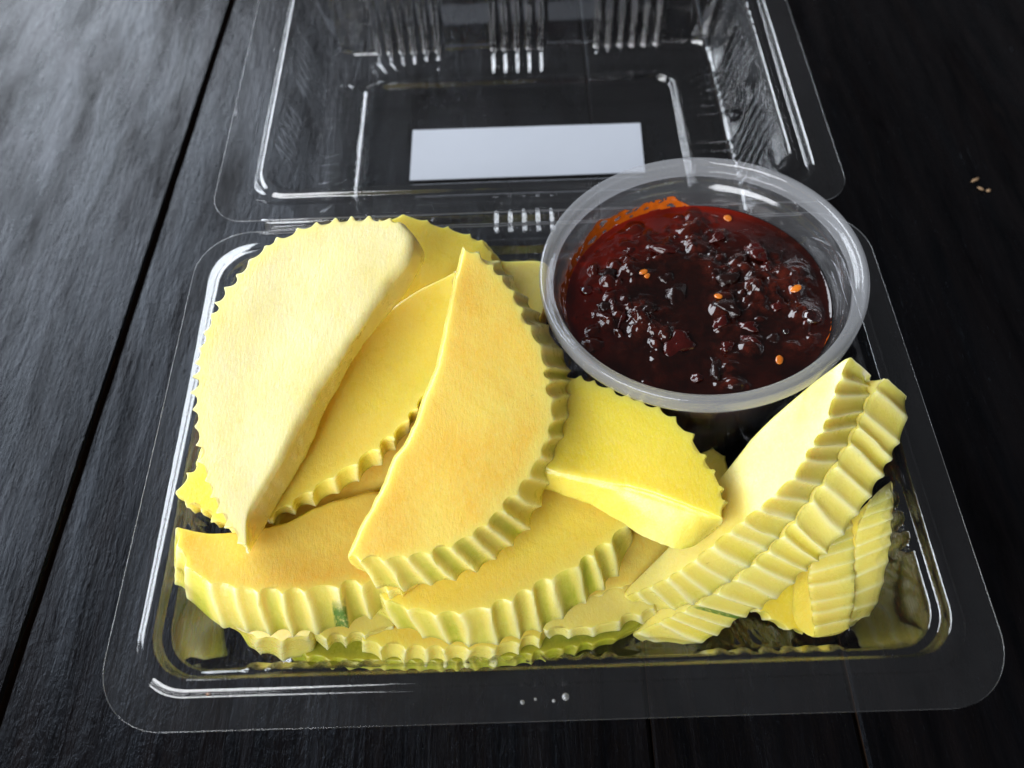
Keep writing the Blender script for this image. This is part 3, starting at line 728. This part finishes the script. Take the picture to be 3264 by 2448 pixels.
    o.matrix_world = Matrix(((ex.x, ey.x, ez.x, org[0] * CM), (ex.y, ey.y, ez.y, org[1] * CM), (ex.z, ey.z, ez.z, org[2] * CM), (0, 0, 0, 1)))
    tag(o, label, 'mango slice', 'green mango slices heaped in the tray')
    return o

mango('S19', 'green', 'added green slice lying flat at the bottom front, standing in for green reflections in the tray', 0.45, 0.05, seed=19, skin=0.8)  # added slice, imitates the green reflected in the tray bottom
mango('S13', 'yellow', 'pale wavy-edged mango slice on the tray bottom below the front middle slice', 0.55, 0.10, 0.1, seed=13, skin=0.35)
mango('S14', 'white', 'thin wavy-edged scrap of mango on the tray bottom, between front middle slice and leaning pair', 0.5, 0.08, seed=14, skin=0.2)
mango('S12', 'yellow', 'mango slice peeking out beneath the front left slice, one facet green', 0.6, 0.10, 0.1, seed=12, skin=0.7, deep=())
mango('S12b', 'white', 'pale lobed mango slice showing below the dark green peel mark', 0.55, 0.09, 0.1, seed=21, skin=0.2)
mango('S11', 'orange', 'thin shaded orange mango slice with fibrous edge, left of the leaning pair', 0.5, 0.05, seed=11, skin=0.1)
mango('S17', 'lemon', 'small shaded yellow mango piece low in the tray below the leaning pair', 0.4, 0.05, seed=17, skin=0.6)
mango('S18', 'yellow', 'little bit of mango showing between the dark cup side and leaning pair', 0.4, 0.05, seed=18)
mango('S8', 'yellow', 'upright mango slice nearest the right wall of the tray', 0.34, 0.04, seed=8, skin=0.15)
mango('S7', 'yellow', 'upright ridged mango slice between the leaning pair and the slice at the right wall', 0.32, 0.04, seed=7, skin=0.15)
mango('S16', 'white', 'pale smooth block of mango at the back, against the sauce cup', seed=16)
mango('S15', 'yellow', 'pointed mango slice poking out left from under the big pale slice', 0.42, 0.09, seed=15, skin=0.2)
mango('S10', 'yellow', 'front middle mango slice with deep flutes and a green right end', 0.50, 0.085, -0.3, seed=10, skin=1.0, green_end=4)
mango('S9', 'orange', 'front left mango slice with deep flutes and a dark green peel mark', 0.56, 0.09, -0.12, seed=9, skin=1.0, deep=[(-4.6, -3.95, 2.9, 0.3)])
mango('S21', 'orange', 'shaded orange mango slice glimpsed under the wedged yellow slice', 0.5, 0.06, seed=31, skin=0.1)
mango('S2b', 'yellow', 'mango slice at the back with its toothed edge towards the lid', 0.50, 0.08, cusp=0.8, seed=22, skin=0.6)
mango('S2', 'yellow', 'yellow mango slice wedged between the big pale slice and orange triangular one', 0.46, 0.085, 0.15, seed=2, skin=1.0)
mango('S4', 'lemon', 'lemon yellow mango slice in front of the sauce cup, straight cut facing front', 0.46, 0.12, cusp=0.6, seed=4, skin=0.4)
mango('S6', 'white', 'lower slice of the leaning pair at right, with a green peel mark at its tip', 0.48, 0.055, 0.1, seed=6, skin=0.8, deep=[(3.85, -4.30, 1.6, 0.0)])
mango('S5', 'white', 'upper slice of the leaning pair at right, pale face towards the cup', 0.44, 0.05, 0.1, seed=5, skin=0.85)
mango('S3', 'orange', 'orange triangular mango slice on top in the middle, tip pointing back', 0.47, 0.085, -0.35, seed=3, skin=1.0)
mango('S1', 'pale', 'big pale half-moon mango slice on top at left with finely toothed edge', 0.43, 0.12, cusp=0.55, seed=1, skin=0.2, round_s=0.07, wob=0.08)

# ------------------------------------------------------------------ sauce cup
CUP_H = 4.75
ax = Vector((-0.0827, 0.0472, 1.0)).normalized()
rim_c = Vector((3.950, 3.281, 5.2))
ux = (Vector((1, 0, 0)) - ax * ax.x).normalized()
uy = ax.cross(ux)
base = rim_c - ax * CUP_H
CUPM = Matrix(((ux.x, uy.x, ax.x, base.x * CM), (ux.y, uy.y, ax.y, base.y * CM), (ux.z, uy.z, ax.z, base.z * CM), (0, 0, 0, 1)))

def lathe(name, prof, mats, parent, seg=160, fm=None, close=False):
    V, F, FM = [], [], []
    for r, z in prof:
        for j in range(seg):
            a = 2 * math.pi * j / seg
            V.append((r * math.cos(a), r * math.sin(a), z))
    n = len(prof)
    for k in range(n if close else n - 1):
        k2 = (k + 1) % n
        for j in range(seg):
            j2 = (j + 1) % seg
            F.append((k * seg + j, k * seg + j2, k2 * seg + j2, k2 * seg + j))
    return mk(name, V, F, mats, parent, True, sharp=40)

cup = empty('sauce_cup', (0, 0, 0))
cup.matrix_world = CUPM
tag(cup, 'round translucent plastic cup with ringed rim, tilted among the mango', 'sauce cup')
h = CUP_H
inner = lambda z: 2.55 + (z - 0.15) * (3.36 - 2.55) / (h - 1.0 - 0.15)      # inner wall radius
lathe('cup_body', [(0.02, 0.0), (2.4, 0.0), (2.56, 0.05), (2.62, 0.15), (3.40, h - 1.0), (3.44, h - 0.8), (3.50, h - 0.72), (3.56, h - 0.6),
                   (3.60, h - 0.42), (3.53, h - 0.42), (3.49, h - 0.58), (3.43, h - 0.68), (3.37, h - 0.76), (3.345, h - 1.0), (2.55, 0.15), (2.48, 0.1), (0.02, 0.08)], [CUP], cup)
lathe('rim', [(3.60, h - 0.44), (3.72, h - 0.52), (3.80, h - 0.515), (3.835, h - 0.48), (3.852, h - 0.40), (3.862, h - 0.10), (3.85, h - 0.04), (3.815, h - 0.005), (3.76, h), (3.70, h - 0.02),
              (3.66, h - 0.06), (3.645, h - 0.12), (3.60, h - 0.15), (3.555, h - 0.18), (3.54, h - 0.25), (3.53, h - 0.40)], [CUP_RIM], cup, close=True)

# ------------------------------------------------------------------ chilli sauce
def sauce_material():
    m, nt, out = new_mat('dark_chilli_sauce')
    p = nt.nodes.new('ShaderNodeBsdfPrincipled')
    thin = attr_n(nt, 'thin')  # mask for light shining through the cup, not thinner sauce
    lump = attr_n(nt, 'lump')
    base_c = mix(nt, ramp(nt, noise_n(nt, 1.6, 5, 0.6), 0.35, 0.7), (0.004, 0.0012, 0.0009, 1), (0.016, 0.0026, 0.0014, 1))
    col = mix(nt, thin, base_c, (0.24, 0.010, 0.002, 1))  # red of light coming through the cup wall, painted into the colour
    bits = ramp(nt, noise_n(nt, 3.5, 5, 0.65), 0.38, 0.66)
    col = mix(nt, math_n(nt, 'MULTIPLY', lump, bits), col, (0.055, 0.008, 0.004, 1))
    link(nt, col, p.inputs['Base Color'])
    p.inputs['Roughness'].default_value = 0.07
    p.inputs['Specular IOR Level'].default_value = 0.5
    p.inputs['Subsurface Weight'].default_value = 0.08
    p.inputs['Subsurface Radius'].default_value = (1.0, 0.12, 0.05)
    p.inputs['Subsurface Scale'].default_value = 0.002
    n1 = bump(nt, noise_n(nt, 5.0, 2, 0.5, 0.3), 0.14, 0.05)
    link(nt, n1, p.inputs['Normal'])
    link(nt, p.outputs[0], out.inputs['Surface'])
    return m
SAUCE = sauce_material()
LEVEL = h - 1.3
R0 = inner(LEVEL) - 0.012
rnd = random.Random(77)
lumps = []
for k in range(170):
    r = R0 * 0.93 * math.sqrt(rnd.random())
    a = rnd.uniform(0, 2 * math.pi)
    x, y = r * math.cos(a), r * math.sin(a)
    dens = noise.noise((x * 0.55 + 3.1, y * 0.55 + 1.7, 0.5)) + 0.12
    if (x < -0.9 and y > 0.9 and rnd.random() < 0.6) or (x < -0.6 and y < -1.3 and rnd.random() < 0.85) or dens < 0:
        continue
    s_ = rnd.choice([0.05, 0.06, 0.07, 0.08, 0.10, 0.12, 0.15, 0.2, 0.26])
    lumps.append((x, y, s_ * rnd.uniform(0.8, 1.2), s_ * rnd.uniform(0.35, 0.75), rnd.uniform(0, 3.14), rnd.uniform(0.55, 1.0)))
def sauce_height(x, y):
    z = 0.0
    best = 0.0
    for lx, ly, s_, hh, a, asp in lumps:
        dx, dy = x - lx, y - ly
        if abs(dx) > s_ * 1.5 or abs(dy) > s_ * 1.5:
            continue
        u = (dx * math.cos(a) + dy * math.sin(a)) / s_
        v = (-dx * math.sin(a) + dy * math.cos(a)) / (s_ * asp)
        d = u * u + v * v
        if d < 1.6:
            w = max(0.0, 1 - d / 1.6)
            best = max(best, hh * (w ** 1.2))
    m_ = max(0.0, min(1.0, 0.48 + 1.3 * noise.noise((x * 0.7 + 3.1, y * 0.7 + 1.7, 0.5)) - 0.10 * max(0.0, (x * x + y * y) - 6.0)))
    m_ *= 1 - 0.7 * max(0.0, min(1.0, (-0.5 * x - 0.85 * y - 1.4) / 0.6)) - 0.6 * max(0.0, min(1.0, (-0.6 * x + 0.8 * y - 1.9) / 0.5))
    p = Vector((x * 2.1, y * 2.1, 5.0))
    pulp = 0.20 * max(0.0, noise.noise(p * 0.9) + 0.12) + 0.13 * max(0.0, noise.noise(p * 1.9)) + 0.045 * max(0.0, noise.noise(p * 3.6))
    pulp *= m_
    best = max(best, pulp)
    z += best + 0.3 * pulp
    z += 0.03 * noise.noise((x * 0.9, y * 0.9, 2.0))
    return z, best
V, F, BACKLIT, LU = [], [], [], []
NRG, NSG = 150, 420
for k in range(NRG + 1):
    r = R0 * (k / NRG) ** 0.8 if k else 0.0
    for j in range(NSG):
        a = 2 * math.pi * j / NSG
        x, y = r * math.cos(a), r * math.sin(a)
        z, lu = sauce_height(x, y)
        e = r / R0
        f = max(0.0, 1 - max(0.0, (e - 0.9) / 0.1))
        z = z * f + 0.07 * max(0.0, (e - 0.94) / 0.06) ** 2
        V.append((x, y, LEVEL + z))
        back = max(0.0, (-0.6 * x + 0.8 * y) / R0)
        th = max(0.0, min(1.0, (e - 0.50) / 0.45)) * (0.02 + 1.0 * back) * (1 if lu < 0.02 else 0.5)  # painted glow through the cup, strongest at the back left edge
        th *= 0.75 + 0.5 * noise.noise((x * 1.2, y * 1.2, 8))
        BACKLIT.append(max(0.0, min(1.0, th))); LU.append(min(1.0, lu / 0.08))
for k in range(NRG):
    for j in range(NSG):
        a, b = k * NSG + j, k * NSG + (j + 1) % NSG
        F.append((a, a + NSG, b + NSG, b))
prev = NRG * NSG
for z in (LEVEL - 0.6, 1.8, 0.2):
    o0 = len(V)
    for j in range(NSG):
        a = 2 * math.pi * j / NSG
        V.append(((inner(z) - 0.015) * math.cos(a), (inner(z) - 0.015) * math.sin(a), z)); BACKLIT.append(0.1); LU.append(0)
    for j in range(NSG):
        F.append((prev + j, o0 + j, o0 + (j + 1) % NSG, prev + (j + 1) % NSG))
    prev = o0
F.append(tuple(prev + j for j in range(NSG)))
sauce = empty('chilli_sauce', (0, 0, 0))
sauce.matrix_world = CUPM
tag(sauce, 'dark red chilli sauce with glossy lumps and seeds filling the cup', 'sauce')
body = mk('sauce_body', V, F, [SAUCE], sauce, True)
attr(body, 'thin', BACKLIT); attr(body, 'lump', LU)  # first attribute holds the painted glow weight

SEED = simple('chilli_seed', (0.62, 0.17, 0.012), 0.25, 0.5, 0.4, 6, 0.3, 0.5)
CHUNK_R = simple('red_pepper_chunk', (0.042, 0.004, 0.003), 0.11, 0.5, 0.1, 5, 0.5)
CHUNK_D = simple('dark_paste_chunk', (0.012, 0.003, 0.002), 0.2, 0.5, 0, 7, 0.7)
OIL = simple('orange_sauce_film', (0.60, 0.12, 0.006), 0.25, 0.5, 0.2, 5, 0.6, 0.4)

def cup_px(u, v):
    return u, v
def blob(name, x, y, sx, sy, sz, rot, mat, seed, rough=0.25, dz=0.0):
    bm = bmesh.new()
    bmesh.ops.create_icosphere(bm, subdivisions=3, radius=1.0)
    V = []
    for v in bm.verts:
        p = v.co
        k = 1 + rough * noise.noise(p * 1.3 + Vector((seed * 3.3, 0, 0))) + rough * 0.5 * noise.noise(p * 2.2 + Vector((0, seed * 1.7, 0)))
        V.append((p.x * sx * k, p.y * sy * k, p.z * sz * k))
    F = [tuple(v.index for v in f.verts) for f in bm.faces]
    bm.free()
    o = mk(name, V, F, [mat], sauce, True)
    z, _ = sauce_height(x, y)
    o.location = Vector((x, y, LEVEL + z * 0.8 + dz)) * CM
    o.rotation_euler = (rnd.uniform(-0.3, 0.3), rnd.uniform(-0.3, 0.3), rot)
    return o
for i, (x, y, s_) in enumerate(SEEDS):
    blob('seed', x, y, s_ * 1.1, s_ * 0.85, s_ * 0.28, i * 1.1, SEED, i, 0.1, 0.03)
for i, (x, y, sx, sy, sz, rot, red) in enumerate(CHUNKS):
    blob('pepper_chunk', x, y, sx, sy, sz, rot, CHUNK_R if red else CHUNK_D, i + 10, 0.55, -sz * 0.45)
BUB = clear_plastic('bubble_film', 0.09, (0.75, 0.45, 0.42, 1), 0.03)
for i, (x, y, s_) in enumerate(BUBBLES):
    V, F = dome(s_, s_ * 0.75, 28, 10)
    o = mk('bubble', V, F, [BUB], sauce)
    z, _ = sauce_height(x, y)
    o.location = Vector((x, y, LEVEL + z * 0.6)) * CM

# dried film of sauce on the inner wall, back left and a little at right
def film(name, a0, a1, hmax, thr, seed):
    V, F = [], []
    na, nz = int((a1 - a0) * 70), 22
    z0 = LEVEL - 0.02
    for j in range(na + 1):
        a = a0 + (a1 - a0) * j / na
        for k in range(nz + 1):
            z = z0 + hmax * k / nz
            r = inner(z) - 0.040 - 0.012 * noise.noise((a * 9, z * 6, seed))
            V.append((r * math.cos(a), r * math.sin(a), z))
    for j in range(na):
        a = a0 + (a1 - a0) * j / na
        env = min(1, j / 12, (na - j) / 12)
        top = hmax * (0.60 + 0.6 * max(0, noise.noise((a * 2.4, seed, 3))) + 0.18 * noise.noise((a * 9, seed, 1))) * env
        for k in range(nz):
            z = hmax * k / nz
            if z < top and noise.noise((a * 14, z * 9, seed + 5)) > thr:
                q = j * (nz + 1) + k
                F.append((q, q + nz + 1, q + nz + 2, q + 1))
    return mk(name, V, F, [OIL], sauce)
film('sauce_film', math.radians(82), math.radians(222), 0.62, -0.22, 3.0)
film('sauce_film', math.radians(-40), math.radians(-15), 0.30, -0.1, 8.0)

# ------------------------------------------------------------------ crumbs
CRUMB = simple('pale_wood_crumb', (0.42, 0.27, 0.15), 0.7, 0.3, 0, 6, 0.5)
def crumb(x, y, z, sx, sy, sz, rot, seed, label, mat=CRUMB):
    bm = bmesh.new()
    bmesh.ops.create_icosphere(bm, subdivisions=2, radius=1.0)
    V = []
    for v in bm.verts:
        k = 1 + 0.55 * noise.noise(v.co * 1.6 + Vector((seed * 5.1, 0, 0)))
        V.append((v.co.x * sx * k, v.co.y * sy * k, v.co.z * sz * k))
    F = [tuple(v.index for v in f.verts) for f in bm.faces]
    bm.free()
    o = mk('crumb', V, F, [mat], None, True, (x, y, z))
    o.rotation_euler = (0, 0, rot)
    tag(o, label, 'crumb', 'specks on and around the box')
crumb(15.40, 10.80, 0.03, 0.17, 0.05, 0.03, 0.45, 1, 'flat pale wood chip, the farther of the specks right of the lid')
crumb(15.45, 10.38, 0.03, 0.10, 0.05, 0.03, -0.7, 2, 'tiny pale wood chip, the left of the two nearer specks right of the lid')
crumb(15.68, 10.28, 0.03, 0.08, 0.05, 0.03, 0.2, 3, 'tiny pale wood chip, the rightmost of the specks right of the lid')
crumb(-6.92, -5.81, 3.44, 0.045, 0.04, 0.025, 0.0, 4, 'tiny brown speck on the front left rim of the clear box', simple('brown_speck', (0.25, 0.09, 0.02), 0.5, 0.4, 0, 8, 0.4))
